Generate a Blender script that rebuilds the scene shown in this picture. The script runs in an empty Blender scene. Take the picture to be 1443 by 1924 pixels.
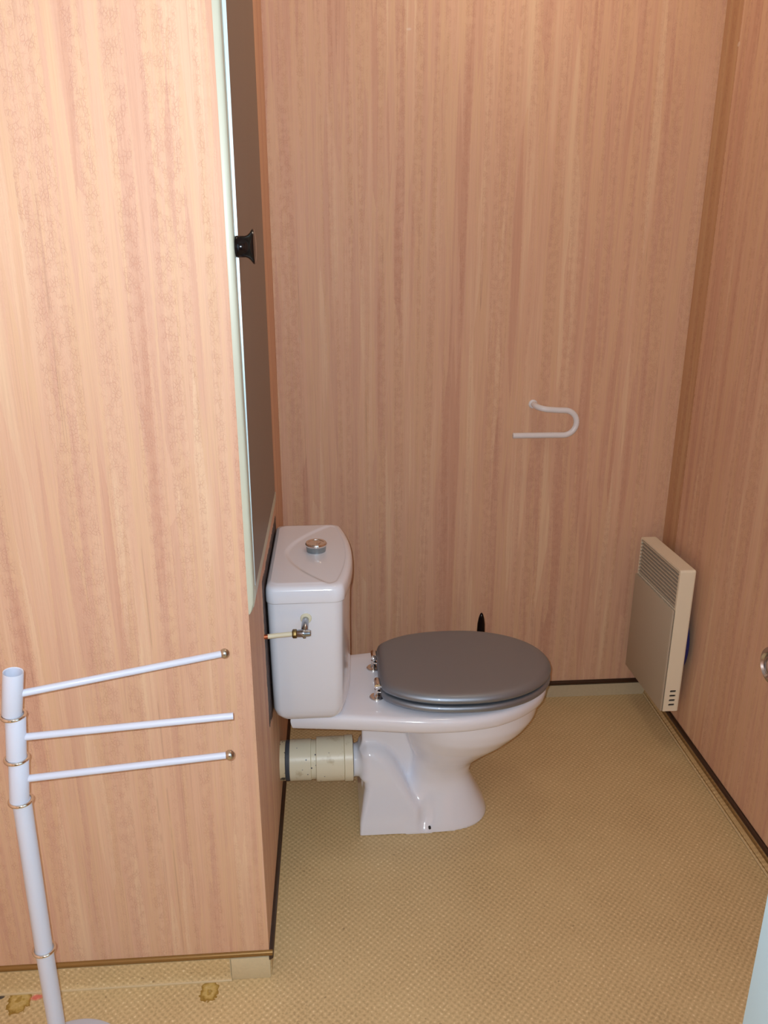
import bpy, bmesh, math, random
import numpy as np
from mathutils import Vector, Matrix
random.seed(4)
S = bpy.context.scene
COL = S.collection
R = math.radians

# ------------------------------------------------------------------ camera
cam = bpy.data.cameras.new('camera')
cam.sensor_fit = 'VERTICAL'; cam.sensor_height = 36.0; cam.lens = 1447.0/1924*36
cam.clip_start = 0.01
co = bpy.data.objects.new('camera', cam); COL.objects.link(co)
co.location = (0, 0, 1.45)
co.rotation_euler = (R(90-18.2), 0, R(-4.1))
S.camera = co
# ------------------------------------------------------------------ world, lights, exposure
w = bpy.data.worlds.new('world'); S.world = w; w.use_nodes = True
w.node_tree.nodes['Background'].inputs[0].default_value = (1, .85, .7, 1)
w.node_tree.nodes['Background'].inputs[1].default_value = 0.0
def point(name, loc, power, col, size):
    l = bpy.data.lights.new(name, 'POINT'); l.energy = power; l.color = col; l.shadow_soft_size = size
    o = bpy.data.objects.new(name, l); COL.objects.link(o); o.location = loc
    return o
point('camera_flash', (-0.016, 0.0, 1.466), 51.0, (.84, .965, 1.08), .004)      # the flash the picture was taken with
def spot(name, loc, tgt, power, col, half, size):
    l = bpy.data.lights.new(name, 'SPOT'); l.energy = power; l.color = col; l.shadow_soft_size = size
    l.spot_size = R(half*2); l.spot_blend = 1.0
    o = bpy.data.objects.new(name, l); COL.objects.link(o); o.location = loc
    o.rotation_euler = (Vector(tgt)-Vector(loc)).to_track_quat('-Z', 'Y').to_euler()
spot('upper_left_fill', (-0.016, 0.0, 1.466), (-.60, 1.26, 2.50), 30.0, (.84, .97, 1.10), 52, .004)   # spot added at the flash to brighten the upper left
point('ceiling_fill_light', (0.50, 1.75, 2.38), 5.6, (1.0, .84, .66), .10)     # unseen warm fill added under the ceiling to lift the upper walls
S.view_settings.view_transform = 'Standard'
S.view_settings.look = 'None'
S.view_settings.gamma = 1.0
S.view_settings.use_curve_mapping = False
S.view_settings.exposure = 0.0

# ------------------------------------------------------------------ node helpers
class NT:
    def __init__(s, name):
        s.m = bpy.data.materials.new(name); s.m.use_nodes = True
        s.t = s.m.node_tree; s.b = s.t.nodes['Principled BSDF']
    def n(s, typ, **kw):
        nd = s.t.nodes.new(typ)
        for k, v in kw.items(): setattr(nd, k, v)
        return nd
    def l(s, a, b): s.t.links.new(a, b)
    def setin(s, sock, v):
        if hasattr(v, 'links') or isinstance(v, bpy.types.NodeSocket): s.l(v, sock)
        else: sock.default_value = v
    def math(s, op, a, b=None, c=None, clamp=False):
        nd = s.n('ShaderNodeMath', operation=op); nd.use_clamp = clamp
        s.setin(nd.inputs[0], a)
        if b is not None: s.setin(nd.inputs[1], b)
        if c is not None: s.setin(nd.inputs[2], c)
        return nd.outputs[0]
    def vec(s, x, y, z):
        nd = s.n('ShaderNodeCombineXYZ')
        for i, v in enumerate((x, y, z)): s.setin(nd.inputs[i], v)
        return nd.outputs[0]
    def noise(s, v, scale=1, detail=2, rough=.5, out=0):
        nd = s.n('ShaderNodeTexNoise'); s.l(v, nd.inputs['Vector'])
        nd.inputs['Scale'].default_value = scale; nd.inputs['Detail'].default_value = detail
        nd.inputs['Roughness'].default_value = rough
        return nd.outputs[out]
    def ramp(s, f, stops):
        nd = s.n('ShaderNodeValToRGB'); s.l(f, nd.inputs[0]); e = nd.color_ramp.elements
        while len(e) < len(stops): e.new(.5)
        for el, (p, c) in zip(e, stops):
            el.position = p; el.color = c if len(c) == 4 else (*c, 1)
        return nd.outputs[0]
    def mix(s, f, a, b, mode='MIX'):
        nd = s.n('ShaderNodeMix', data_type='RGBA', blend_type=mode)
        s.setin(nd.inputs[0], f)
        for i, v in ((6, a), (7, b)):
            if isinstance(v, bpy.types.NodeSocket): s.l(v, nd.inputs[i])
            else: nd.inputs[i].default_value = v if len(v) == 4 else (*v, 1)
        return nd.outputs[2]
    def bump(s, h, strength=.3, dist=.001):
        nd = s.n('ShaderNodeBump'); s.l(h, nd.inputs['Height'])
        nd.inputs['Strength'].default_value = strength; nd.inputs['Distance'].default_value = dist
        s.l(nd.outputs[0], s.b.inputs['Normal'])
    def pos(s):
        g = s.n('ShaderNodeNewGeometry'); sp = s.n('ShaderNodeSeparateXYZ'); s.l(g.outputs['Position'], sp.inputs[0])
        return g.outputs['Position'], sp.outputs[0], sp.outputs[1], sp.outputs[2]

def mat(name, col, rough=.5, metal=0.0, coat=0.0, spec=.5, bumpy=0.0, bscale=60, var=0.0):
    t = NT(name); b = t.b
    b.inputs['Base Color'].default_value = (*col, 1); b.inputs['Roughness'].default_value = rough
    b.inputs['Metallic'].default_value = metal; b.inputs['Coat Weight'].default_value = coat
    b.inputs['Coat Roughness'].default_value = .05; b.inputs['Specular IOR Level'].default_value = spec
    if bumpy or var:
        p, x, y, z = t.pos(); nz = t.noise(p, bscale, 3)
        if bumpy: t.bump(nz, bumpy, .001)
        if var: t.l(t.mix(t.math('MULTIPLY', nz, var), (*col, 1), tuple(c*.5 for c in col)), b.inputs['Base Color'])
    return t.m

def wallpaper(seed, corner=False, mould=False):
    t = NT('wallpaper'); p, x, y, z = t.pos()
    u = t.math('ADD', t.math('ADD', x, y), seed)
    # ragged edges: the strips of colour break off in small steps
    jit = t.math('MULTIPLY', t.math('SUBTRACT', t.noise(t.vec(t.math('MULTIPLY', u, 90), 0.0, t.math('MULTIPLY', z, 130)), 1, 2), .5), .0045)
    uj = t.math('ADD', u, jit)
    def cells(f, seed2, zf=.0):
        v = t.n('ShaderNodeTexVoronoi', voronoi_dimensions='2D'); v.inputs['Scale'].default_value = 1; v.inputs['Randomness'].default_value = 1
        t.l(t.vec(t.math('MULTIPLY_ADD', uj, f, seed2), t.math('MULTIPLY', z, zf), 0.0), v.inputs['Vector'])
        sp = t.n('ShaderNodeSeparateColor'); t.l(v.outputs['Color'], sp.inputs[0]); return sp.outputs[0]
    def strip(fu, fz, det=1.5, rough=.5, off=3.7, uu=None):
        return t.noise(t.vec(t.math('MULTIPLY', uu or uj, fu), off, t.math('MULTIPLY', z, fz)), 1, det, rough)
    w1 = cells(34, 2.3, 1.1); w2 = cells(75, 7.1, 2.6); soft = strip(26, .8, 2.0); mid = strip(95, 2.4, 2.5)
    s = t.math('ADD', t.math('MULTIPLY', w1, .20), t.math('MULTIPLY', w2, .20))
    s = t.math('ADD', s, t.math('MULTIPLY', soft, .55)); s = t.math('ADD', s, t.math('MULTIPLY', mid, .30))
    base = t.ramp(s, [(.42, (.650, .370, .250)), (.53, (.700, .420, .290)), (.62, (.735, .470, .295)), (.70, (.730, .448, .305)), (.84, (.790, .540, .355))])
    fine = strip(420, 7, 1.5, .5, 1.1, u)
    c = t.mix(1.0, base, t.ramp(fine, [(.32, (.95, .935, .93)), (.5, (1, 1, 1)), (.72, (1.02, 1.02, 1.0))]), 'MULTIPLY')
    # rare hair lines
    lm = t.ramp(strip(52, .22, 0.0, .5, 9.3, u), [(.0, (0, 0, 0)), (.612, (0, 0, 0)), (.617, (1, 1, 1)), (.622, (0, 0, 0))])
    brk = t.ramp(strip(20, 14, 2, .5, 5.5), [(.42, (0, 0, 0)), (.52, (1, 1, 1))])
    c = t.mix(t.math('MULTIPLY', t.math('MULTIPLY', lm, brk), .38), c, (.36, .19, .13))
    # embossed crackle running in vertical bands
    dist = t.math('MULTIPLY', t.math('SUBTRACT', t.noise(p, 190, 1), .5), .55)
    def crack(fu, fz, wd):
        vo = t.n('ShaderNodeTexVoronoi', feature='DISTANCE_TO_EDGE', voronoi_dimensions='2D'); vo.inputs['Scale'].default_value = 1
        t.l(t.vec(t.math('MULTIPLY_ADD', u, fu, dist), t.math('MULTIPLY_ADD', z, fz, dist), 0.0), vo.inputs['Vector'])
        return t.ramp(vo.outputs['Distance'], [(0, (1, 1, 1)), (wd, (0, 0, 0))])
    br = t.n('ShaderNodeTexBrick'); br.offset = .5; br.inputs['Scale'].default_value = 1
    t.l(t.vec(t.math('MULTIPLY_ADD', z, 78, t.math('MULTIPLY', dist, .35)), t.math('MULTIPLY_ADD', u, 92, t.math('MULTIPLY', dist, .30)), 0.0), br.inputs['Vector'])
    br.inputs['Mortar Size'].default_value = .028; br.inputs['Mortar Smooth'].default_value = .6
    cr = t.math('MAXIMUM', crack(200, 135, .17), t.math('MULTIPLY', br.outputs['Fac'], .75))
    band = t.ramp(strip(38, .5, 1.5, .5, 12.0), [(.46, (0, 0, 0)), (.54, (1, 1, 1))])
    patchy = t.ramp(t.noise(t.vec(t.math('MULTIPLY', u, 70), 1.0, t.math('MULTIPLY', z, 55)), 1, 2), [(.42, (0, 0, 0)), (.56, (1, 1, 1))])
    cm = t.math('MULTIPLY', t.math('MULTIPLY', cr, band), t.math('MULTIPLY_ADD', patchy, .85, .15))
    c = t.mix(t.math('MULTIPLY', cm, .40), c, (.56, .265, .19))
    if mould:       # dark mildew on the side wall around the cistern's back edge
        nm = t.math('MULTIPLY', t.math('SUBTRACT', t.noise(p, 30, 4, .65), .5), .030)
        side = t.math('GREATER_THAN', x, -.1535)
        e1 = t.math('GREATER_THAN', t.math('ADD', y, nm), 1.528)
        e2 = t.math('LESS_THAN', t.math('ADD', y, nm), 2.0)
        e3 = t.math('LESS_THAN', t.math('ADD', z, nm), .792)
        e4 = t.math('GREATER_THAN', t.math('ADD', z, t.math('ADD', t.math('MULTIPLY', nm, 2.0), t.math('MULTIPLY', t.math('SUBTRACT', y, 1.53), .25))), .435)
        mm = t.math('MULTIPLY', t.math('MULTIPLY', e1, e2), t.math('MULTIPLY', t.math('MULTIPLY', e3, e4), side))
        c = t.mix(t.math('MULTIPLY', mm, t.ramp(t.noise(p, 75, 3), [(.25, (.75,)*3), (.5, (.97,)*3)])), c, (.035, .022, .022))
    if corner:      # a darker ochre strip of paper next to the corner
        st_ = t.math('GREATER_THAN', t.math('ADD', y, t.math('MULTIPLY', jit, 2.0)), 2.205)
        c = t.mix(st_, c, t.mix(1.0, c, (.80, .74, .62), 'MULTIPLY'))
    sc = t.ramp(t.noise(p, 22, 0), [(.90, (0, 0, 0)), (.91, (1, 1, 1))])
    c = t.mix(t.math('MULTIPLY', sc, .4), c, (.9, .8, .7))
    t.l(c, t.b.inputs['Base Color'])
    t.b.inputs['Roughness'].default_value = .55; t.b.inputs['Specular IOR Level'].default_value = .3
    h = t.math('SUBTRACT', t.math('MULTIPLY', strip(650, 45, 1, .5, 2.2, u), .35), cm)
    t.bump(h, .5, .0009)
    return t.m

def vinyl(name, floor=True):
    t = NT(name); p, x, y, z = t.pos()
    k = math.sqrt(.5)
    yy = t.math('ADD', y, z)
    a = t.math('MULTIPLY', x, math.pi/.0078)
    b = t.math('MULTIPLY', yy, math.pi/.0078)
    pr = t.math('MULTIPLY', t.math('SINE', a), t.math('SINE', b))            # diagonal checker
    vo = t.n('ShaderNodeTexVoronoi'); t.l(p, vo.inputs['Vector']); vo.inputs['Scale'].default_value = 150
    nz = t.noise(p, 210, 2); big = t.noise(p, 5, 4, .6)
    s = t.math('ADD', t.math('MULTIPLY', pr, t.math('MULTIPLY_ADD', nz, .46, -.11)), t.math('MULTIPLY', nz, .55))
    s = t.math('ADD', s, t.math('MULTIPLY', t.math('SUBTRACT', big, .5), .22))
    c = t.ramp(s, [(.05, (.42, .28, .135)), (.24, (.65, .475, .245)), (.42, (.735, .555, .295)), (.58, (.92, .76, .49))])
    # small dark specks
    sp = t.ramp(t.noise(p, 95, 1), [(.735, (0, 0, 0)), (.76, (1, 1, 1))])
    c = t.mix(t.math('MULTIPLY', sp, .45), c, (.22, .13, .06))
    if floor:
        def spot(cx, cy, rx, ry, seed):
            dx = t.math('DIVIDE', t.math('SUBTRACT', x, cx), rx); dy = t.math('DIVIDE', t.math('SUBTRACT', y, cy), ry)
            d = t.math('SQRT', t.math('ADD', t.math('MULTIPLY', dx, dx), t.math('MULTIPLY', dy, dy)))
            return t.math('ADD', d, t.math('MULTIPLY', t.math('SUBTRACT', t.noise(p, 90+seed, 2), .5), .9))
        for cx, cy, r, sd in ((-.276, 1.236, .021, 0), (-.663, 1.242, .026, 9)):
            d = spot(cx, cy, r, r*1.25, sd)
            m = t.ramp(d, [(.0, (.70,)*3), (.22, (.95,)*3), (.34, (.55,)*3), (.70, (.85,)*3), (.90, (1,)*3), (.96, (0, 0, 0))])
            c = t.mix(m, c, t.ramp(d, [(.0, (.34, .20, .03)), (.16, (.40, .24, .04)), (.30, (.62, .43, .11)), (.62, (.55, .36, .08)), (.84, (.33, .19, .03))]))
        d = spot(-.630, 1.247, .014, .009, 3)
        c = t.mix(t.ramp(d, [(.5, (.75,)*3), (1.0, (0, 0, 0))]), c, (.85, .12, .12))
        d = spot(-.706, 1.252, .015, .008, 5)
        c = t.mix(t.ramp(d, [(.55, (.9,)*3), (.75, (0, 0, 0))]), c, (.03, .03, .04))
    t.l(c, t.b.inputs['Base Color'])
    t.b.inputs['Roughness'].default_value = .42; t.b.inputs['Specular IOR Level'].default_value = .35
    t.bump(s, .35, .0008)
    return t.m

M = {}
M['paper'] = wallpaper(0.0)
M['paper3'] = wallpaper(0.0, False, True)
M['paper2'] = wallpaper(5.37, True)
M['vinyl'] = vinyl('woven_vinyl')
M['coving'] = vinyl('vinyl_coving', False)
M['skirt'] = mat('pale_vinyl', (.62, .53, .36), .5, bumpy=.4, bscale=160, var=.35)
M['patch'] = mat('cream_vinyl_patch', (.72, .60, .38), .45, bumpy=.3, bscale=160, var=.3)
M['edge'] = mat('pale_edge', (.70, .54, .31), .5, var=.3)
M['bead'] = mat('brown_bead', (.040, .017, .008), .36, spec=.6)
M['bead_lit'] = mat('brown_bead_lit', (.30, .17, .05), .36, metal=.5)  # the brown bead again, its lit brassy sheen put into the colour
M['ceiling'] = mat('ceiling_paint', (.42, .38, .33), .8)
M['ceramic'] = mat('white_ceramic', (.88, .90, .98), .16, coat=.6, spec=.5)
M['cream'] = mat('cream_paint', (.58, .585, .46), .4, var=.12, bscale=30)
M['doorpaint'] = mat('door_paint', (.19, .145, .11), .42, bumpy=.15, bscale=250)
M['alu'] = mat('bright_edge_strip', (.72, .90, .94), .30, metal=.25)
M['black'] = mat('black_plastic', (.006, .003, .003), .16, spec=.22)
M['chrome'] = mat('chrome', (.78, .76, .74), .10, metal=1.0)
M['chromedull'] = mat('dull_chrome', (.36, .41, .43), .38, metal=1.0)
M['handle'] = mat('worn_nickel', (.40, .36, .34), .22, metal=1.0)
M['seat'] = mat('silver_grey_lacquer', (.31, .355, .415), .46, metal=.82, coat=.10, bumpy=.08, bscale=900)
M['pipe'] = mat('cream_pipe', (.66, .64, .49), .38, var=.35, bscale=24, bumpy=.2)
M['nickel'] = mat('grey_nickel', (.42, .44, .47), .22, metal=1.0)
M['seal'] = mat('grey_rubber', (.055, .065, .085), .6, bumpy=.3, bscale=80)
M['brass'] = mat('dark_brass', (.20, .13, .045), .38, metal=.9)
M['copper'] = mat('copper', (.42, .12, .05), .35, metal=.8)
M['washer'] = mat('cream_washer', (.80, .75, .55), .45)
M['rod'] = mat('white_plastic_rod', (.80, .80, .83), .25, coat=.3)
M['stand'] = mat('white_enamel', (.66, .70, .82), .42, coat=.12)
M['gold'] = mat('champagne_chrome', (.76, .70, .62), .13, metal=1.0)
M['ball'] = mat('dull_nickel', (.55, .50, .42), .28, metal=1.0)
M['heater'] = mat('heater_beige_lit', (.90, .82, .64), .45, bumpy=.05, bscale=300)  # casing copy of the beige, lightened as if lit
M['heatershade'] = mat('heater_beige_shaded', (.50, .43, .33), .5)  # same paint darkened: shade of the grazed front put into the colour
M['dark'] = mat('dark_hollow', (.02, .018, .02), .6)
M['blue'] = mat('dark_blue_plastic', (.008, .016, .13), .3)
M['bluedoor'] = mat('pale_blue_paint', (.54, .82, 1.0), .35, bumpy=.1, bscale=120)
M['jamb'] = mat('white_paint', (.75, .73, .70), .5)

def pipe_material():
    t = NT('stained_cream_pipe'); p, x, y, z = t.pos()
    n1 = t.noise(p, 22, 4, .6)
    c = t.mix(t.ramp(n1, [(.60, (0,)*3), (.72, (.6,)*3)]), (.88, .83, .64), (.48, .38, .19))
    sp = t.n('ShaderNodeTexVoronoi'); t.l(p, sp.inputs['Vector']); sp.inputs['Scale'].default_value = 62
    m = t.math('MULTIPLY', t.ramp(sp.outputs['Distance'], [(.10, (1,)*3), (.15, (0,)*3)]), t.ramp(t.noise(p, 14, 1), [(.50, (0,)*3), (.56, (1,)*3)]))
    c = t.mix(m, c, (.07, .07, .11))
    t.l(c, t.b.inputs['Base Color']); t.b.inputs['Roughness'].default_value = .35; t.bump(n1, .2, .0008)
    return t.m
M['pipe'] = pipe_material()
def flaky():
    t = NT('flaking_cream_paint'); p, x, y, z = t.pos()
    c = t.mix(t.ramp(t.noise(p, 45, 3), [(.57, (0,)*3), (.60, (1,)*3)]), (.74, .63, .42), (.10, .085, .06))
    t.l(c, t.b.inputs['Base Color']); t.b.inputs['Roughness'].default_value = .5
    return t.m
M['flaky'] = flaky()

# ------------------------------------------------------------------ mesh helpers
def link(name, me, m=None, parent=None, smooth=True, ang=40):
    if m is not None:
        for q in (m if isinstance(m, (list, tuple)) else [m]): me.materials.append(M[q])
    if smooth:
        bm = bmesh.new(); bm.from_mesh(me)
        for f in bm.faces: f.smooth = True
        for e in bm.edges:
            if len(e.link_faces) == 2 and e.calc_face_angle(0) > R(ang): e.smooth = False
        bm.to_mesh(me); bm.free()
    o = bpy.data.objects.new(name, me); COL.objects.link(o)
    if parent is not None:
        o.parent = parent
        par = parent; off = Vector((0, 0, 0))
        while par is not None: off += par.location; par = par.parent
        me.transform(Matrix.Translation(-off))           # meshes are written in world coordinates
    return o
def struct(o):
    o['kind'] = 'structure'; return o
def thing(name, label, cat, loc, group=None):
    o = bpy.data.objects.new(name, None); COL.objects.link(o); o.location = loc
    o.empty_display_size = .05; o['label'] = label; o['category'] = cat
    if group: o['group'] = group
    return o
def tagged(o, label, cat):
    o['label'] = label; o['category'] = cat; return o

class MB:
    def __init__(s): s.v = []; s.f = []; s.mi = []
    def add(s, vs, fs, mi=0):
        o = len(s.v); s.v += [tuple(p) for p in vs]; s.f += [tuple(i+o for i in q) for q in fs]; s.mi += [mi]*len(fs)
    def box(s, a, b, mi=0):
        x0, y0, z0 = a; x1, y1, z1 = b
        s.add([(x0,y0,z0),(x1,y0,z0),(x1,y1,z0),(x0,y1,z0),(x0,y0,z1),(x1,y0,z1),(x1,y1,z1),(x0,y1,z1)],
              [(0,3,2,1),(4,5,6,7),(0,1,5,4),(1,2,6,5),(2,3,7,6),(3,0,4,7)], mi)
    def loft(s, rings, cap0=True, cap1=True, mi=0, closed=True):
        n = len(rings[0]); vs = [p for r in rings for p in r]; fs = []
        for i in range(len(rings)-1):
            for j in range(n if closed else n-1):
                k = (j+1) % n
                fs.append((i*n+j, i*n+k, (i+1)*n+k, (i+1)*n+j))
        if cap0: fs.append(tuple(reversed(range(n))))
        if cap1: fs.append(tuple(range((len(rings)-1)*n, len(rings)*n)))
        s.add(vs, fs, mi)
    def tube(s, pts, r, n=20, cap=True, mi=0):
        pts = [Vector(p) for p in pts]; rr = r if isinstance(r, (list, tuple)) else [r]*len(pts)
        t0 = (pts[1]-pts[0]).normalized(); a = Vector((0, 0, 1)) if abs(t0.z) < .9 else Vector((1, 0, 0))
        u = t0.cross(a).normalized(); rings = []
        for i, p in enumerate(pts):
            t = (pts[min(i+1, len(pts)-1)]-pts[max(i-1, 0)]).normalized()
            u = (u - t*u.dot(t)).normalized(); v = t.cross(u)
            rings.append([p+(u*math.cos(q)+v*math.sin(q))*rr[i] for q in [2*math.pi*k/n for k in range(n)]])
        s.loft(rings, cap, cap, mi)
    def lathe(s, c, axis, prof, n=32, mi=0, cap0=True, cap1=True):
        c = Vector(c); ax = Vector(axis).normalized(); a = Vector((0, 0, 1)) if abs(ax.z) < .9 else Vector((1, 0, 0))
        u = ax.cross(a).normalized(); v = ax.cross(u)
        s.loft([[c+ax*h+(u*math.cos(q)+v*math.sin(q))*max(r, 1e-5) for q in [2*math.pi*k/n for k in range(n)]] for h, r in prof], cap0, cap1, mi)
    def torus(s, c, axis, R1, r, n=40, k=12):
        c = Vector(c); ax = Vector(axis).normalized(); a = Vector((0, 0, 1)) if abs(ax.z) < .9 else Vector((1, 0, 0))
        u = ax.cross(a).normalized(); v = ax.cross(u); rings = []
        for i in range(n):
            q = 2*math.pi*i/n; d = u*math.cos(q)+v*math.sin(q)
            rings.append([c+d*(R1+r*math.cos(t))+ax*r*math.sin(t) for t in [2*math.pi*j/k for j in range(k)]])
        vs = [p for g in rings for p in g]; fs = []
        for i in range(n):
            for j in range(k): fs.append((i*k+j, ((i+1) % n)*k+j, ((i+1) % n)*k+(j+1) % k, i*k+(j+1) % k))
        s.add(vs, fs)
    def sphere(s, c, r, n=24, m=14):
        s.lathe(c, (0, 0, 1), [(-r*math.cos(math.pi*i/m), r*math.sin(math.pi*i/m)) for i in range(m+1)], n)
    def mesh(s, bevel=0, seg=3, ang=30):
        me = bpy.data.meshes.new('mesh'); me.from_pydata(s.v, [], s.f); me.update()
        for p, i in zip(me.polygons, s.mi): p.material_index = i
        bm = bmesh.new(); bm.from_mesh(me)
        bmesh.ops.remove_doubles(bm, verts=bm.verts, dist=1e-7)
        bmesh.ops.recalc_face_normals(bm, faces=bm.faces)
        if bevel:
            es = [e for e in bm.edges if len(e.link_faces) == 2 and e.calc_face_angle(0) > R(ang)]
            bmesh.ops.bevel(bm, geom=es, offset=bevel, segments=seg, profile=.5, affect='EDGES', clamp_overlap=True)
        bm.to_mesh(me); bm.free()
        return me
def box(name, a, b, m, parent=None, bevel=0, seg=3):
    q = MB(); q.box(a, b); return link(name, q.mesh(bevel, seg), m, parent)
def arc(c, r, a0, a1, n, plane='xz', fixed=0):
    out = []
    for i in range(n+1):
        a = R(a0+(a1-a0)*i/n); p = (c[0]+r*math.cos(a), c[1]+r*math.sin(a))
        out.append((p[0], fixed, p[1]) if plane == 'xz' else ((p[0], p[1], fixed) if plane == 'xy' else (fixed, p[0], p[1])))
    return out

# surface nets: turns a signed distance function into one smooth closed mesh
def surface_net(f, lo, hi, h):
    ax = [np.arange(lo[i], hi[i]+h, h) for i in range(3)]
    X, Y, Z = np.meshgrid(*ax, indexing='ij'); V = f(X, Y, Z); n = V.shape
    acc = np.zeros(tuple(k-1 for k in n)+(3,)); cnt = np.zeros(tuple(k-1 for k in n))
    offs = [(a, b, c) for a in (0, 1) for b in (0, 1) for c in (0, 1)]
    def sub(o): return V[o[0]:n[0]-1+o[0], o[1]:n[1]-1+o[1], o[2]:n[2]-1+o[2]]
    for o in offs:
        for d in range(3):
            if o[d]: continue
            o2 = list(o); o2[d] = 1; A = sub(o); B = sub(o2); m = (A < 0) != (B < 0)
            t = np.where(m, A/np.where(m, A-B, 1), 0)
            for k in range(3): acc[..., k] += np.where(m, o[k]+(t if k == d else 0), 0)
            cnt += m
    has = cnt > 0; idx = -np.ones(has.shape, int); idx[has] = np.arange(has.sum()); ijk = np.argwhere(has)
    P = (ijk + acc[has]/cnt[has][:, None])*h + np.array(lo)
    faces = []
    for d in range(3):
        e, g = [(1, 2), (2, 0), (0, 1)][d]
        sl = [slice(1, n[0]-1), slice(1, n[1]-1), slice(1, n[2]-1)]; sl[d] = slice(0, n[d]-1); sl2 = list(sl); sl2[d] = slice(1, n[d])
        A = V[tuple(sl)] < 0; B = V[tuple(sl2)] < 0
        for sgn in (0, 1):
            q = np.argwhere((A & ~B) if sgn == 0 else (~A & B))
            if not len(q): continue
            q = q + np.array([0 if k == d else 1 for k in range(3)])
            def at(de, dg):
                r = q.copy(); r[:, e] += de; r[:, g] += dg; return idx[r[:, 0], r[:, 1], r[:, 2]]
            F = np.stack([at(-1, -1), at(0, -1), at(0, 0), at(-1, 0)], 1)
            faces.append(F if sgn == 0 else F[:, ::-1])
    for _ in range(3):                                      # pull the vertices onto the surface
        e = h*.25; v = f(P[:, 0], P[:, 1], P[:, 2])
        G = np.stack([f(*(P+e*np.eye(3)[k]).T)-f(*(P-e*np.eye(3)[k]).T) for k in range(3)], 1)/(2*e)
        gl = np.maximum((G**2).sum(1), .25); stp = np.clip((v/gl), -h*.5, h*.5)[:, None]*G; P = P-stp
    return P.tolist(), np.concatenate(faces).tolist()

# ------------------------------------------------------------------ the room
XP, YP, YB = -.152, 1.265, 2.304           # partition side, partition front, back wall
CE = 2.48
XL, YF = -1.15, -.75
def xr(y): return 1.083-(2.304-y)*.0255     # the right wall runs slightly off square
def quadbox(name, corners, z0, z1, m):
    q = MB(); n = len(corners)
    q.loft([[(x, y, z0) for x, y in corners], [(x, y, z1) for x, y in corners]])
    return struct(link(name, q.mesh(), m, smooth=False))
quadbox('floor', [(XL-.1, YF-.1), (1.25, YF-.1), (1.25, YB+.1), (XL-.1, YB+.1)], -.05, 0, 'vinyl')
quadbox('ceiling', [(XL-.1, YF-.1), (1.25, YF-.1), (1.25, YB+.1), (XL-.1, YB+.1)], CE, CE+.05, 'ceiling')
quadbox('wall_back', [(XP-.02, YB), (1.25, YB), (1.25, YB+.1), (XP-.02, YB+.1)], 0, CE, 'paper')
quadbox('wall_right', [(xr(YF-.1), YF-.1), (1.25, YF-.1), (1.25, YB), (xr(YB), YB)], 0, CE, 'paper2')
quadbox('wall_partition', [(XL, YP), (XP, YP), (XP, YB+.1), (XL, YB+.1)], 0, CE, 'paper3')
quadbox('wall_left', [(XL-.1, YF-.1), (XL, YF-.1), (XL, YB+.1), (XL-.1, YB+.1)], 0, CE, 'paper2')
for k_, (a_, b_, zz) in enumerate(((XL, -.42, 0), (.50, xr(YF), 0), (-.42, .50, 2.05))):   # the open doorway the picture is taken through
    quadbox('wall_front', [(a_, YF-.1), (b_, YF-.1), (b_, YF), (a_, YF)], zz, CE, 'paper')

# baseboards: the vinyl turned up the wall, with a bead along its top
def run(name, p0, p1, nrm, prof, mats, mis=None, ang=40):
    q = MB(); r = []
    for p in (p0, p1): r.append([(p[0]+nrm[0]*d, p[1]+nrm[1]*d, z) for d, z in prof])
    n = len(prof); vs = r[0]+r[1]; 
    for j in range(n):
        k = (j+1) % n
        q.add([r[0][j], r[0][k], r[1][k], r[1][j]], [(0, 1, 2, 3)], mis[j] if mis else 0)
    q.add(r[0], [tuple(range(n))]); q.add(r[1], [tuple(range(n))])
    return struct(link(name, q.mesh(), mats, ang=ang))
cov = [(0, 0), (.0100, 0), (.0098, .0020), (.0080, .0034), (.0062, .006), (.005, .010), (.0042, .016), (.004, .026), (.004, .046), (0, .046)]
cmi = [0, 1, 1, 0, 0, 0, 0, 0, 0, 0]
bead = [(0, .045)] + [(.011*math.sin(R(a)), .0530-.0080*math.cos(R(a))) for a in range(0, 181, 20)] + [(0, .061)]
beadf = [(0, .057)] + [(.007*math.sin(R(a)), .0635-.0065*math.cos(R(a))) for a in range(0, 181, 20)] + [(0, .070)]
run('baseboard_partition', (-1.15, YP), (-.232, YP), (0, -1), [(d, z*1.22) for d, z in cov], ['coving', 'edge'], cmi)
run('trim_1', (-1.15, YP), (XP+.008, YP), (0, -1), beadf, 'bead_lit')
run('baseboard_side', (XP, YP), (XP, YB), (1, 0), [(0, 0), (.004, 0), (.004, .046), (0, .046)], 'coving')
run('trim_2', (XP, YP-.006), (XP, YB), (1, 0), [(d*.85, z+.004) for d, z in bead], 'bead')
run('baseboard_back', (XP, YB), (xr(YB), YB), (0, -1), [(0, 0), (.006, 0), (.006, .045), (0, .045)], 'skirt')
run('trim_3', (XP, YB), (xr(YB), YB), (0, -1), bead, 'bead')
run('baseboard_right', (xr(YB), YB), (xr(YF), YF), (-1, 0), cov, ['coving', 'edge'], cmi)
run('trim_4', (xr(YB), YB), (xr(YF), YF), (-1, 0), bead, 'bead')
q = MB(); q.box((-.232, YP-.006, .0), (XP+.002, YP, .056)); q.box((-.2345, YP-.007, .001), (-.2325, YP-.0, .056), 1)
struct(link('trim_5', q.mesh(.0012, 2), ['patch', 'dark']))

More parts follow.
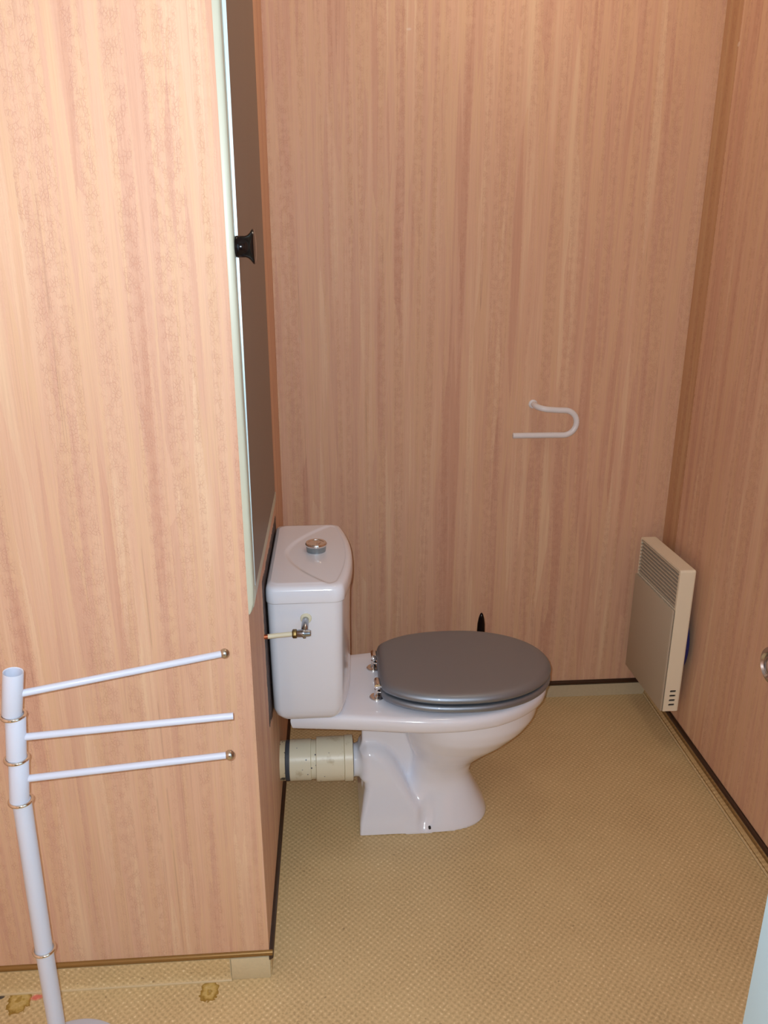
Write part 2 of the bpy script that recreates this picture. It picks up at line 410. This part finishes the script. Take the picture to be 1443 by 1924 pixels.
# ------------------------------------------------------------------ blue entrance door standing open at the right
DX, DY = .4525, .62
dr = MB(); dr.box((DX, -.11, .01), (DX+.038, DY, 2.02))
door = struct(link('door_1', dr.mesh(.002, 2), 'bluedoor'))
h = MB(); hz, hy = 1.104, .585
h.lathe((DX-.004, hy, hz), (-1, 0, 0), [(-.004, .024), (.004, .024), (.006, .021), (.0065, .010), (.034, .010), (.038, .0150), (.046, .0185), (.055, .0188), (.060, .0165), (.0625, .0120), (.0610, .0108), (.0600, .0100), (.0615, .0090), (.0635, .005), (.064, .001)], 40)
link('door_handle', h.mesh(), 'handle', door)

# ------------------------------------------------------------------ cupboard door in the partition's side
cup = thing('cupboard_door', 'tall dull white cupboard door in cream frame with black knob, left of toilet', 'cupboard door', (XP, 1.27, .84))
FX = XP+.0115
q = MB()
# near stile (rounded), bottom rail, far stile
prof = [(0, 0), (.0075, 0), (.0105, .002), (.0115, .005), (.0115, .031), (0, .031)]
z0, z1 = .845, CE-.01
toe = []
q.loft([[(XP+d*.25, YP+.002+t, z0) for d, t in prof], [(XP+d*.65, YP+.0005+t, z0+.008) for d, t in prof], [(XP+d*.9, YP+t, z0+.02) for d, t in prof], [(XP+d, YP-.002+t, z0+.05) for d, t in prof], [(XP+d, YP-.002+t, z1) for d, t in prof]])
railp = [(0, .847), (.004, .847), (.008, .852), (.0105, .862), (.0115, .872), (.0115, .888), (0, .888)]
q.loft([[(XP+d, YP+.018, z) for d, z in railp], [(XP+d, 1.888, z) for d, z in railp]])
q.loft([[(XP+d, 1.876+t, .852) for d, t in [(0, 0), (.0085, 0), (.0085, .006), (0, .012)]], [(XP+d, 1.83+t, z1) for d, t in [(0, 0), (.0085, 0), (.0085, .006), (0, .012)]]])
link('frame', q.mesh(), 'cream', cup)
q = MB()
def leaf(z, prot, ya, yb): return [(XP+.001, ya, z), (XP+.0115+prot, ya, z), (XP+.0105+prot*.5, yb, z), (XP+.001, yb, z)]
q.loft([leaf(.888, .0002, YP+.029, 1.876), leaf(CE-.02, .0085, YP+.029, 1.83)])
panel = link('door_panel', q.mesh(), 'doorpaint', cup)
q = MB()
def strip(z, prot): return [(XP+.0105, YP+.0275, z), (XP+.0118+prot, YP+.0275, z), (XP+.0118+prot, YP+.0296, z), (XP+.0105, YP+.0296, z)]
q.loft([strip(.89, .0002), strip(CE-.02, .0088)])
link('edge_strip', q.mesh(), 'alu', panel)
q = MB()
q.lathe((XP+.012, 1.285, 1.468), (1, 0, 0), [(0, .0155), (.003, .0168), (.004, .0160), (.015, .0160), (.0185, .0172), (.0225, .0205), (.0265, .0258), (.0280, .0265), (.0295, .0255), (.0310, .018), (.0315, .001)], 40)
link('knob', q.mesh(), 'black', panel)

# ------------------------------------------------------------------ toilet
YC = 1.785
toi = thing('toilet', 'white ceramic close-coupled toilet with silver grey seat, cistern at partition', 'toilet', (.2, YC, 0))
def interp(z, zs, vs):                       # smoothed so that no ridges show in the glaze
    g = np.linspace(-.06, .44, 501); v = np.interp(g, zs, vs); kk = np.hanning(31 if len(zs) > 6 else 5); kk /= kk.sum()
    return np.interp(z, g, np.convolve(np.pad(v, len(kk)//2, mode='edge'), kk, 'valid'))
def smin(a, b, k):
    h_ = np.clip(.5+.5*(b-a)/k, 0, 1); return b*(1-h_)+a*h_-k*h_*(1-h_)
def smax(a, b, k): return -smin(-a, -b, k)
def poly_sd(x, z, pts):
    d = np.full(x.shape, 1e9); sgn = np.ones(x.shape); n = len(pts)
    for i in range(n):
        ax_, az = pts[i]; bx, bz = pts[(i+1) % n]; ex, ez = bx-ax_, bz-az; wx, wz = x-ax_, z-az
        t = np.clip((wx*ex+wz*ez)/(ex*ex+ez*ez), 0, 1); d = np.minimum(d, (wx-ex*t)**2+(wz-ez*t)**2)
        c1 = z >= az; c2 = z < bz; c3 = ex*wz > ez*wx
        flip = (c1 & c2 & c3) | (~c1 & ~c2 & ~c3); sgn = np.where(flip, -sgn, sgn)
    return sgn*np.sqrt(d)
BLOCK = [(.050, -.02), (.056, .0), (.057, .03), (.066, .08), (.071, .108), (.069, .124), (.060, .132), (.060, .205), (.078, .222), (.105, .219), (.130, .205), (.152, .180), (.175, .138), (.200, .085), (.222, .050), (.240, .02), (.240, -.02)]
def toilet_sdf(x, y, z):
    ay = np.abs(y-YC)
    def egg(zs, fr, bk, ry, p=2.0):
        F = interp(z, zs, fr); B = interp(z, zs, bk); W = interp(z, zs, ry)
        cx = B+(F-B)*.48; a = np.where(x > cx, F-cx, cx-B)
        r = ((np.abs(x-cx)/a)**p+(ay/W)**p)**(1/p)
        return (r-1)*np.minimum(W, a)*.9
    cone = egg([.10, .13, .16, .20, .24, .28, .31, .37], [.335, .350, .372, .418, .470, .512, .533, .545], [.215, .213, .208, .198, .186, .176, .170, .166],
               [.052, .062, .076, .101, .129, .149, .156, .160], 2.1)
    cone = smax(cone, .10-z, .02)
    foot = egg([-.02, .0, .015, .03, .06, .09, .12, .16, .2], [.418, .412, .407, .400, .385, .371, .358, .352, .35], [.10, .10, .11, .12, .15, .18, .20, .21, .22],
               [.122, .121, .116, .108, .094, .081, .071, .064, .06], 2.6)
    foot = smax(foot, z-.17, .03)
    bw = interp(z, [-.02, 0, .02, .05, .09, .13, .17, .21, .24], [.121, .120, .115, .105, .090, .077, .066, .054, .038])
    blk = smax(poly_sd(x, z, BLOCK), (ay-bw)*.92, interp(z, [0, .03, .10, .15], [.005, .010, .022, .034]))
    # spigot
    spig = smax(np.sqrt(ay**2+(z-.153)**2)-.044, np.abs(x-.07)-.042, .004)
    web = smax(np.maximum(np.abs(x-.165)-.098, np.abs(z-.24)-.15), ay-.020, .006)
    d = smin(cone, foot, .030)
    d = smin(d, web, .007)
    b2 = smin(blk, spig, .016)
    d = smin(d, b2, .014)
    # hollows in front of the trap around the fixing holes
    rec = np.sqrt(((x-.230-(z-.05)*.12)/.020)**2+((ay-.124)/.030)**2+((z-.058)/.046)**2)-1
    d = smax(d, -rec*.018, .012)
    return smax(d, np.maximum(-z, z-.372), .002)
P_, F_ = surface_net(toilet_sdf, (.015, YC-.2, -.008), (.60, YC+.2, .386), .0042)
bowl = MB(); bowl.add(P_, F_)
# rim slab with deck
def slab_outline(ins, n=160):
    # half width along x from the deck's back edge to the rim's tip
    kx = [-.113, -.09, 0.0, .074, .148, .20, .26, .31, .36, .40, .432, .466, .494, .521, .542, .556, .563]
    kw = [.143, .146, .157, .167, .180, .188, .192, .191, .184, .174, .160, .142, .120, .096, .070, .040, .0]
    xs = np.concatenate([np.linspace(-.113, .40, 40), .40+.163*np.sin(np.linspace(0, math.pi/2, 30))[1:]])
    # smooth the widths with a small moving fit
    ws = np.interp(xs, kx, kw)
    for _ in range(8): ws[1:-1] = .25*ws[:-2]+.5*ws[1:-1]+.25*ws[2:]
    pts = [(x, -w) for x, w in zip(xs, ws)]+[(x, w) for x, w in zip(xs[::-1][1:], ws[::-1][1:])]
    c = .2; out = []
    for x, y in pts:
        sx = (.563-c-ins)/(.563-c) if x > c else ((c+.113)-ins)/(c+.113)
        out.append((c+(x-c)*sx, YC+y*(1-ins/.19)))
    return out
rings = []
for zt, ins in ((.350, .03), (.350, .012), (.3515, .0075), (.354, .0055), (.360, .0035), (.370, .0015), (.376, .0012), (.382, .0025), (.3865, .0055), (.3895, .0105), (.3905, .017), (.3905, .04)):
    rings.append([(x, y, zt) for x, y in slab_outline(ins)])
bowl.loft(rings)
ob = link('bowl', bowl.mesh(), 'ceramic', toi, ang=50)
q = MB(); q.lathe((.2405, YC-.1175, .0185), (0, -1, 0), [(0, .0035), (.006, .0035)], 20); link('bolt_hole', q.mesh(), 'dark', toi)

# cistern body and lid outlines: flat back, bowed front
def cist(xb, xf, hw, bow, rc, n=12, yc=1.780):
    # x back, x of front corners, half width, bow of front, corner radius
    pts = []
    def corner(cx, cy, a0, a1):
        for i in range(n+1):
            a = R(a0+(a1-a0)*i/n); pts.append((cx+rc*math.cos(a), cy+rc*math.sin(a)))
    corner(xb+rc, -hw+rc, 180, 270)
    rf = rc*1.3
    for i in range(n+1):
        a = R(270+62*i/n); pts.append((xf-rf+rf*math.cos(a), -hw+rf+rf*math.sin(a)))
    e = pts[-1]
    for i in range(1, 24):
        y = e[1]+(-2*e[1])*i/24; pts.append((e[0]+bow*(1-(y/e[1])**2)*1.0, y))
    for i in range(n+1):
        a = R(28+62*i/n); pts.append((xf-rf+rf*math.cos(a), hw-rf+rf*math.sin(a)))
    corner(xb+rc, hw-rc, 90, 180)
    return [(x, y+yc) for x, y in pts]
def resample(pts, n=260):
    P = [Vector(p) for p in pts]; P.append(P[0]); L = [0]
    for a, b in zip(P, P[1:]): L.append(L[-1]+(b-a).length)
    out = []; j = 0
    for i in range(n):
        t = L[-1]*i/n
        while L[j+1] < t: j += 1
        f_ = (t-L[j])/max(L[j+1]-L[j], 1e-9); q_ = P[j].lerp(P[j+1], f_); out.append((q_.x, q_.y))
    return out
BX = XP+.006
c = MB(); rings = []
for z, dx, hw, rc, ins in ((.3915, .012, .150, .02, .0), (.394, .010, .158, .022, 0), (.400, .008, .165, .022, 0), (.412, .003, .171, .02, 0), (.43, .000, .175, .02, 0), (.50, -.001, .184, .02, 0), (.60, -.001, .195, .02, 0), (.70, 0, .206, .02, 0), (.722, 0, .208, .02, 0)):
    k = .42 if z < .5 else 1
    lx = {.3915: .040, .394: .032, .400: .022, .412: .008}.get(z, 0)
    rings.append([(x, y, z) for x, y in cist(BX-.0025+lx*.6, .020-dx+(.003 if z > .6 else 0), hw, .022, rc)])
# bottom: the far overhang behind the deck tips up slightly like the photograph's rounded base
c.loft(rings)
cis = link('cistern', c.mesh(), 'ceramic', toi, ang=50)
c = MB(); rings = []
for z, i in ((.7235, .004), (.7245, .001), (.727, .0), (.742, -.0002), (.7535, .0010), (.7590, .0036), (.7627, .0085), (.7640, .0155)):
    rings.append([(x, y, z) for x, y in resample(cist(BX-.0045+i*.5, .028-i, .2155-i, .024, .022))])
c.loft(rings, cap1=False)
# top surface as a fine grid clipped to the last ring: sunken lens with a soft step
last = rings[-1]; cxm, cym = -.05, 1.780
def lens_h(x, y):
    t = abs(y-1.776)/.222; bx = -.112+.128*t**1.75
    s = (x-bx)/.007
    s = max(0, min(1, s*.5+.5)); s = s*s*(3-2*s)
    return -.0032*s+.0008
NR = 80; gr = []
for k in range(NR+1):
    f_ = 1-k/NR
    ring = []
    for (x, y, z) in last:
        X = cxm+(x-cxm)*f_; Y = cym+(y-cym)*f_; e = min(1, k/3); e = e*e*(3-2*e)
        ring.append((X, Y, .7640+.0012*e+lens_h(X, Y)*e))
    gr.append(ring)
c.loft(gr[:-1], cap0=False, cap1=True)
link('cistern_lid', c.mesh(), 'ceramic', toi, ang=60)
q = MB(); bc = (-.040, 1.790)
q.lathe((bc[0], bc[1], .762), (0, 0, 1), [(0, .0235), (.014, .0250), (.016, .0262), (.021, .0262), (.0235, .0245), (.0235, .019), (.0225, .0185), (.0225, .001)], 48)
btn = link('flush_button', q.mesh(), 'chromedull', toi)
q = MB(); q.lathe((bc[0], bc[1], .778), (0, 0, 1), [(0, .0262), (.002, .0268), (.005, .0268), (.0078, .0248), (.0078, .0190), (.0066, .0185), (.0066, .001)], 48); link('button_cap', q.mesh(), 'chrome', btn)
q = MB()
th = [R(a) for a in range(-60, 61, 10)]
q.loft([[(bc[0]+.003+.0145*math.cos(a)-.006, bc[1]+.0155*math.sin(a), z) for a in th]+[(bc[0]+.002, bc[1]+.0125, z), (bc[0]+.002, bc[1]-.0125, z)] for z in (.7840, .7865)])
link('half_flush_key', q.mesh(.0006, 2), 'chrome', btn)

# seat and lid
def oval(ins, back=0, n=96):
    xb, xf, hw = .112, .568, .182; cx = .33; out = []
    for i in range(n):
        a = 2*math.pi*i/n; ca, sa = math.cos(a), math.sin(a)
        if ca >= 0: x = cx+(xf-cx-ins)*abs(ca)**(2/2.05); y = (hw-ins)*abs(sa)**(2/2.05)*(1 if sa >= 0 else -1)
        else:
            x = cx-(cx-xb-ins+.030)*abs(ca)**(2/2.5); y = (hw-ins)*abs(sa)**(2/2.25)*(1 if sa >= 0 else -1)
        out.append([x, y])
    lim = xb+ins+back
    for p in out:
        if p[0] < lim+.012:
            d = lim+.012-p[0]; p[0] = lim+.012-.012*(1-math.exp(-d/.012))
    return [(x, YC+.002+y) for x, y in out]
s1 = MB()
prof = [(.4000, .010), (.4000, .006), (.4010, .0025), (.4045, .0003), (.409, 0), (.4135, .0012), (.4170, .0045), (.4180, .009)]
outer = [[(x, y, z) for x, y in oval(i)] for z, i in prof]
inner = [[(x, y, z) for x, y in oval(i)] for z, i in [(.4180, .045), (.4170, .050), (.4090, .053), (.4010, .050), (.4000, .046)]]
rr = outer+inner; n = len(rr[0]); s1.loft(rr+[rr[0]], False, False)
st = link('seat', s1.mesh(), 'seat', toi, ang=60)
s2 = MB()
prof = [(.4240, .016), (.4240, .008), (.4250, .0035), (.4285, .0005), (.4325, .0), (.4375, .0018), (.4420, .0062), (.4450, .0125), (.4462, .020), (.4468, .034), (.4470, .06)]
s2.loft([[(x, y, z) for x, y in oval(i)] for z, i in prof])
ld = link('lid', s2.mesh(), 'seat', toi, ang=60)
for px, py in ((.25, -.1), (.25, .1), (.45, -.09), (.45, .09)):
    q = MB(); q.lathe((px+.0, YC+py*1.30, .390), (0, 0, 1), [(0, .008), (.010, .008)], 16); link('seat_bumper', q.mesh(), 'rod', st)
    q = MB(); q.lathe((px+.0, YC+py*1.30, .417), (0, 0, 1), [(0, .007), (.008, .007)], 16); link('lid_bumper', q.mesh(), 'dark', ld)
for hy in (1.857, 1.710):
    q = MB()
    q.lathe((.104, hy, .3895), (0, 0, 1), [(0, .0185), (.0035, .0185), (.0055, .0165), (.0060, .0085), (.010, .0065), (.026, .006)], 32)
    hg = link('hinge', q.mesh(), 'chrome', toi)
    q = MB(); q.tube([(.106, hy-.013, .4285), (.106, hy+.020, .4285)], .0085, 24)
    q.box((.106, hy-.008, .4225), (.135, hy+.014, .4300)); q.box((.104, hy-.009, .4085), (.130, hy+.006, .4125))
    q.tube([(.1055, hy, .405), (.1065, hy, .427)], .005, 16)
    link('hinge_barrel', q.mesh(.0008, 2), 'chrome', hg)

# ------------------------------------------------------------------ water supply
SY = 1.533
sup = thing('water_supply_pipe', 'cream painted water pipe with chrome elbow valve at the cistern side', 'water pipe', (-.1, SY, .667))
q = MB(); q.tube([(XP-.004, SY-.012, .6685), (-.1440, SY-.010, .6683)], .0052, 18); link('copper_end', q.mesh(), 'copper', sup)
q = MB(); q.tube([(-.145, SY-.010, .6683), (-.120, SY-.005, .668), (-.092, SY-.001, .668)], .0054, 18); link('pipe', q.mesh(), 'washer', sup)
q = MB(); q.lathe((-.0925, SY, .668), (1, 0, 0), [(0, .007), (.002, .0102), (.0095, .0102), (.0115, .008)], 6)
link('compression_nut', q.mesh(.0006, 2), 'brass', sup)
q = MB()
q.lathe((-.082, SY, .6685), (1, 0, 0), [(0, .0072), (.003, .0085), (.011, .0088), (.013, .0092), (.016, .0092), (.018, .0082), (.028, .0074), (.031, .0062), (.0312, .001)], 28)
q.tube([(-.066, SY+.001, .670), (-.0650, SY+.008, .676), (-.064, SY+.022, .681), (-.063, 1.580, .683)], [.0072, .0080, .0078, .0072], 22)
q.lathe((-.066, SY, .661), (0, 0, -1), [(0, .004), (.004, .0035)], 14)
link('valve', q.mesh(), 'nickel', sup)
q = MB(); q.lathe((-.0625, 1.5795, .684), (0, -1, 0), [(-.004, .0125), (0.002, .0130), (.006, .0125), (.0075, .0115), (.0078, .0105)], 32); link('washer', q.mesh(), 'washer', sup)

# ------------------------------------------------------------------ waste pipe
WZ = .1605
wp = thing('waste_pipe', 'stained cream plastic waste pipe from the toilet into the partition', 'waste pipe', (-.05, YC, WZ))
def seg(name, x0, x1, r, m, rim=0, n=56):
    q = MB(); pr_ = [(0, r-.002), (.0015, r)]
    if rim: pr_ += [(x1-x0-rim, r), (x1-x0-rim+.001, r+.0015)]
    pr_ += [(x1-x0-.0015, r+(.0015 if rim else 0)), (x1-x0, r-.002)]
    q.lathe((x0, YC, WZ), (1, 0, 0), pr_, n); return link(name, q.mesh(), m, wp, ang=50)
a = seg('wall_socket', XP-.002, -.1370, .0525, 'flaky'); a['label'] = 'flaking cream painted socket at the wall'
seg('rubber_seal', -.138, -.126, .0535, 'seal')
seg('pipe', -.127, -.069, .0545, 'pipe')
seg('pipe_shoulder', -.070, -.055, .0520, 'pipe')
seg('sleeve', -.056, .020, .0590, 'pipe')
seg('collar', .0195, .0430, .0610, 'pipe')
seg('inner_seal', .040, .0445, .0500, 'seal')

# ------------------------------------------------------------------ paper holder on the back wall
YH = 2.254
pts = [(.622, YB+.004, 1.028), (.623, YB-.012, 1.028)]
for i in range(1, 9):
    a = R(90*i/8); pts.append((.623+.030*(1-math.cos(a)), YB-.020-.030*math.sin(a), 1.028-.008*i/8))
pts += [(.690, YH, 1.0170), (.708, YH, 1.0165)]
for i in range(1, 17):
    a = R(90-180*i/16); pts.append((.708+.0385*math.cos(a), YH, .9785+.038*math.sin(a)))
pts += [(.66, YH, .941), (.556, YH, .941)]
q = MB(); q.tube(pts, .0088, 24)
q.lathe((.556, YH, .941), (-1, 0, 0), [(0, .0088), (.003, .0086), (.0036, .007)], 24)
q.lathe((.622, YB+.002, 1.028), (0, -1, 0), [(0, .0135), (.004, .0135), (.007, .0105)], 28)
tagged(link('paper_holder', q.mesh(), 'rod'), 'white bent rod toilet paper holder, empty, on the back wall', 'toilet paper holder')

# ------------------------------------------------------------------ toilet brush behind the bowl, handle tip showing
br = thing('toilet_brush', 'black tapered brush handle tip showing behind the toilet lid', 'toilet brush', (.452, 2.12, 0))
q = MB(); q.lathe((.452, 2.12, 0), (0, 0, 1), [(0, .044), (.004, .048), (.09, .043), (.13, .036), (.135, .030), (.135, .02)], 36); link('holder', q.mesh(), 'black', br)
q = MB(); q.lathe((.452, 2.12, .12), (0, 0, 1), [(0, .007), (.10, .008), (.18, .0105), (.235, .0125), (.262, .0115), (.282, .0085), (.295, .0045), (.299, .001)], 28); link('handle', q.mesh(), 'black', br)

# ------------------------------------------------------------------ electric heater on the right wall
HX0, HX1, HY0, HY1, HZ0, HZ1 = .990, 1.044, 1.978, 2.268, .137, .600
ht = thing('electric_heater', 'beige electric convector heater with louvred grille on the right wall', 'heater', (HX1, 2.12, HZ0))
q = MB(); q.box((HX0+.0045, HY0, HZ0), (HX1, HY1, HZ1))
me = q.mesh()
bm = bmesh.new(); bm.from_mesh(me)
es = [e for e in bm.edges if all(v.co.z > HZ1-.001 for v in e.verts) and (all(v.co.x > HX1-.001 for v in e.verts) or all(v.co.y < HY0+.001 for v in e.verts) or all(v.co.y > HY1-.001 for v in e.verts))]
es += [e for e in bm.edges if abs(e.verts[0].co.z-e.verts[1].co.z) > .1 and e.verts[0].co.x > HX1-.001]
bmesh.ops.bevel(bm, geom=es, offset=.007, segments=4, profile=.5, affect='EDGES'); bm.to_mesh(me); bm.free()
cas = link('casing', me, 'heater', ht, smooth=True, ang=35)
# cut the four side vents for real
cut = MB()
def slot(mb, zc, y0, y1):
    pr_ = []
    for xc, a0 in ((HX0+.036, -90), (HX0+.023, 90)):
        for i in range(9):
            a = R(a0+180*i/8); pr_.append((xc+.0035*math.cos(a), zc+.0035*math.sin(a)))
    mb.loft([[(x, y0, z) for x, z in pr_], [(x, y1, z) for x, z in pr_]])
for i in range(4): slot(cut, .2055-i*.0155, HY0-.01, HY0+.006)
gz0, gz1 = .478, .594
cut.box((HX0-.01, HY0+.008, gz0), (HX0+.018, HY1-.008, gz1))
cme = cut.mesh(); cob = bpy.data.objects.new('cutter', cme); COL.objects.link(cob)
mod = cas.modifiers.new('cut', 'BOOLEAN'); mod.object = cob; mod.solver = 'EXACT'; mod.operation = 'DIFFERENCE'
bpy.context.view_layer.update()
cme.transform(Matrix.Translation(Vector((0, 0, 0))))
dg = bpy.context.evaluated_depsgraph_get()
new = bpy.data.meshes.new_from_object(cas.evaluated_get(dg)); cas.modifiers.clear(); cas.data = new
bpy.data.objects.remove(cob)
for p in cas.data.polygons: p.use_smooth = False
for i in range(4):
    q = MB(); slot(q, .2055-i*.0155, HY0+.0035, HY0+.0058); link('side_vent', q.mesh(), 'dark', ht)
q = MB(); q.box((HX0-.0035, HY0+.001, HZ0+.001), (HX0+.0025, HY1-.002, gz0-.004))
link('front_panel', q.mesh(.0012, 2), 'heatershade', ht)
q = MB(); q.box((HX0+.002, HY0+.004, HZ0+.003), (HX0+.005, HY1-.004, gz0-.006)); link('panel_gap', q.mesh(), 'dark', ht)
q = MB(); ns = 10
for i in range(ns):
    z = gz0+.004+(gz1-gz0-.004)*i/(ns-.4); t = .0085
    q.loft([[(HX0+.0035, y, z), (HX0+.0155, y, z+.006), (HX0+.0155, y, z+.0078), (HX0+.0035, y, z+.0045), (HX0+.0025, y, z+.002)] for y in (HY0+.007, HY1-.007)])
gl = link('grille', q.mesh(), 'heatershade', ht)
q = MB(); q.box((HX0+.0165, HY0+.009, gz0+.001), (HX0+.0175, HY1-.009, gz1-.001)); link('grille_back', q.mesh(), 'dark', ht)
for y in (2.165, 2.215):
    q = MB(); q.box((HX1, y, .25), (xr(y), y+.025, .40)); link('wall_bracket', q.mesh(), 'heatershade', ht)
q = MB()
ang = [R(a) for a in range(0, 360, 10)]
q.loft([[(x, 2.052+.060*s_*math.cos(a), .338+.092*s_*math.sin(a)) for a in ang] for x, s_ in ((1.0465, .93), (1.048, 1), (1.0580, 1), (1.0605, .93))])
tagged(link('blue_plastic_disc', q.mesh(), 'blue'), 'dark blue rounded plastic piece tucked between the heater and the wall', 'plastic piece')

# ------------------------------------------------------------------ towel stand in front of the partition
ts = thing('towel_stand', 'white enamel towel stand with three swivel arms and metal rings', 'towel stand', (-.515, 1.07, 0))
YS = 1.07
q = MB(); q.lathe((-.516, YS, 0), (0, 0, 1), [(0, .112), (.006, .1145), (.011, .113), (.0145, .107), (.019, .06), (.022, .02), (.03, .0165)], 72)
link('base', q.mesh(), 'stand', ts)
q = MB(); q.tube([(-.5165, YS, .015), (-.5135, YS, .315), (-.5070, YS, .6235)], .0143, 32)
link('pole', q.mesh(), 'stand', ts)
segs = [((-.4990, .783), (-.4865, .8555)), ((-.5035, .704), (-.4940, .780)), ((-.5105, .6235), (-.5005, .7015))]
arms = [((-.492, .816), (-.192, 1.177, .816), True), ((-.498, .740), (-.168, 1.107, .740), False), ((-.505, .663), (-.185, 1.110, .663), True)]
for k, ((x0, z0_), (x1, z1_)) in enumerate(segs):
    q = MB(); a = Vector((x0, YS, z0_)); b = Vector((x1, YS, z1_)); d = (b-a).normalized(); L = (b-a).length
    q.lathe(a, d, [(.003, .0118), (0, .0146), (.001, .0149), (L-.001, .0149), (L, .0146), (L-.001, .0132), (.003, .0132)] if k == 0 else [(0, .0135), (.001, .0149), (L-.002, .0149), (L, .0135)], 36, cap0=(k != 0), cap1=(k != 0))
    sg = link('swivel_collar', q.mesh(), 'stand', ts)
    (ax_, az), e, ball = arms[k]
    s0 = Vector((ax_, YS, az)); e = Vector(e); dd = (e-s0).normalized()
    q = MB(); q.tube([s0+dd*.012, e], .0058, 20, cap=ball)
    if not ball:
        q = MB(); L2 = (e-s0).length
        q.lathe(s0, dd, [(.012, .004), (.012, .0058), (L2, .0058), (L2, .0049), (L2-.02, .0049)], 20, cap0=False)
    ar = link('arm', q.mesh(), 'stand', ts)
    if ball:
        q = MB(); q.sphere(e+dd*.006, .0083); link('ball_end', q.mesh(), 'ball', ar)
for x, z in ((-.4975, .7805), (-.5035, .7025), (-.5085, .6235), (-.5135, .3150)):
    q = MB(); q.torus((x, YS, z), (0.06, 0, 1), .0168, .0027); link('ring', q.mesh(), 'gold', ts)
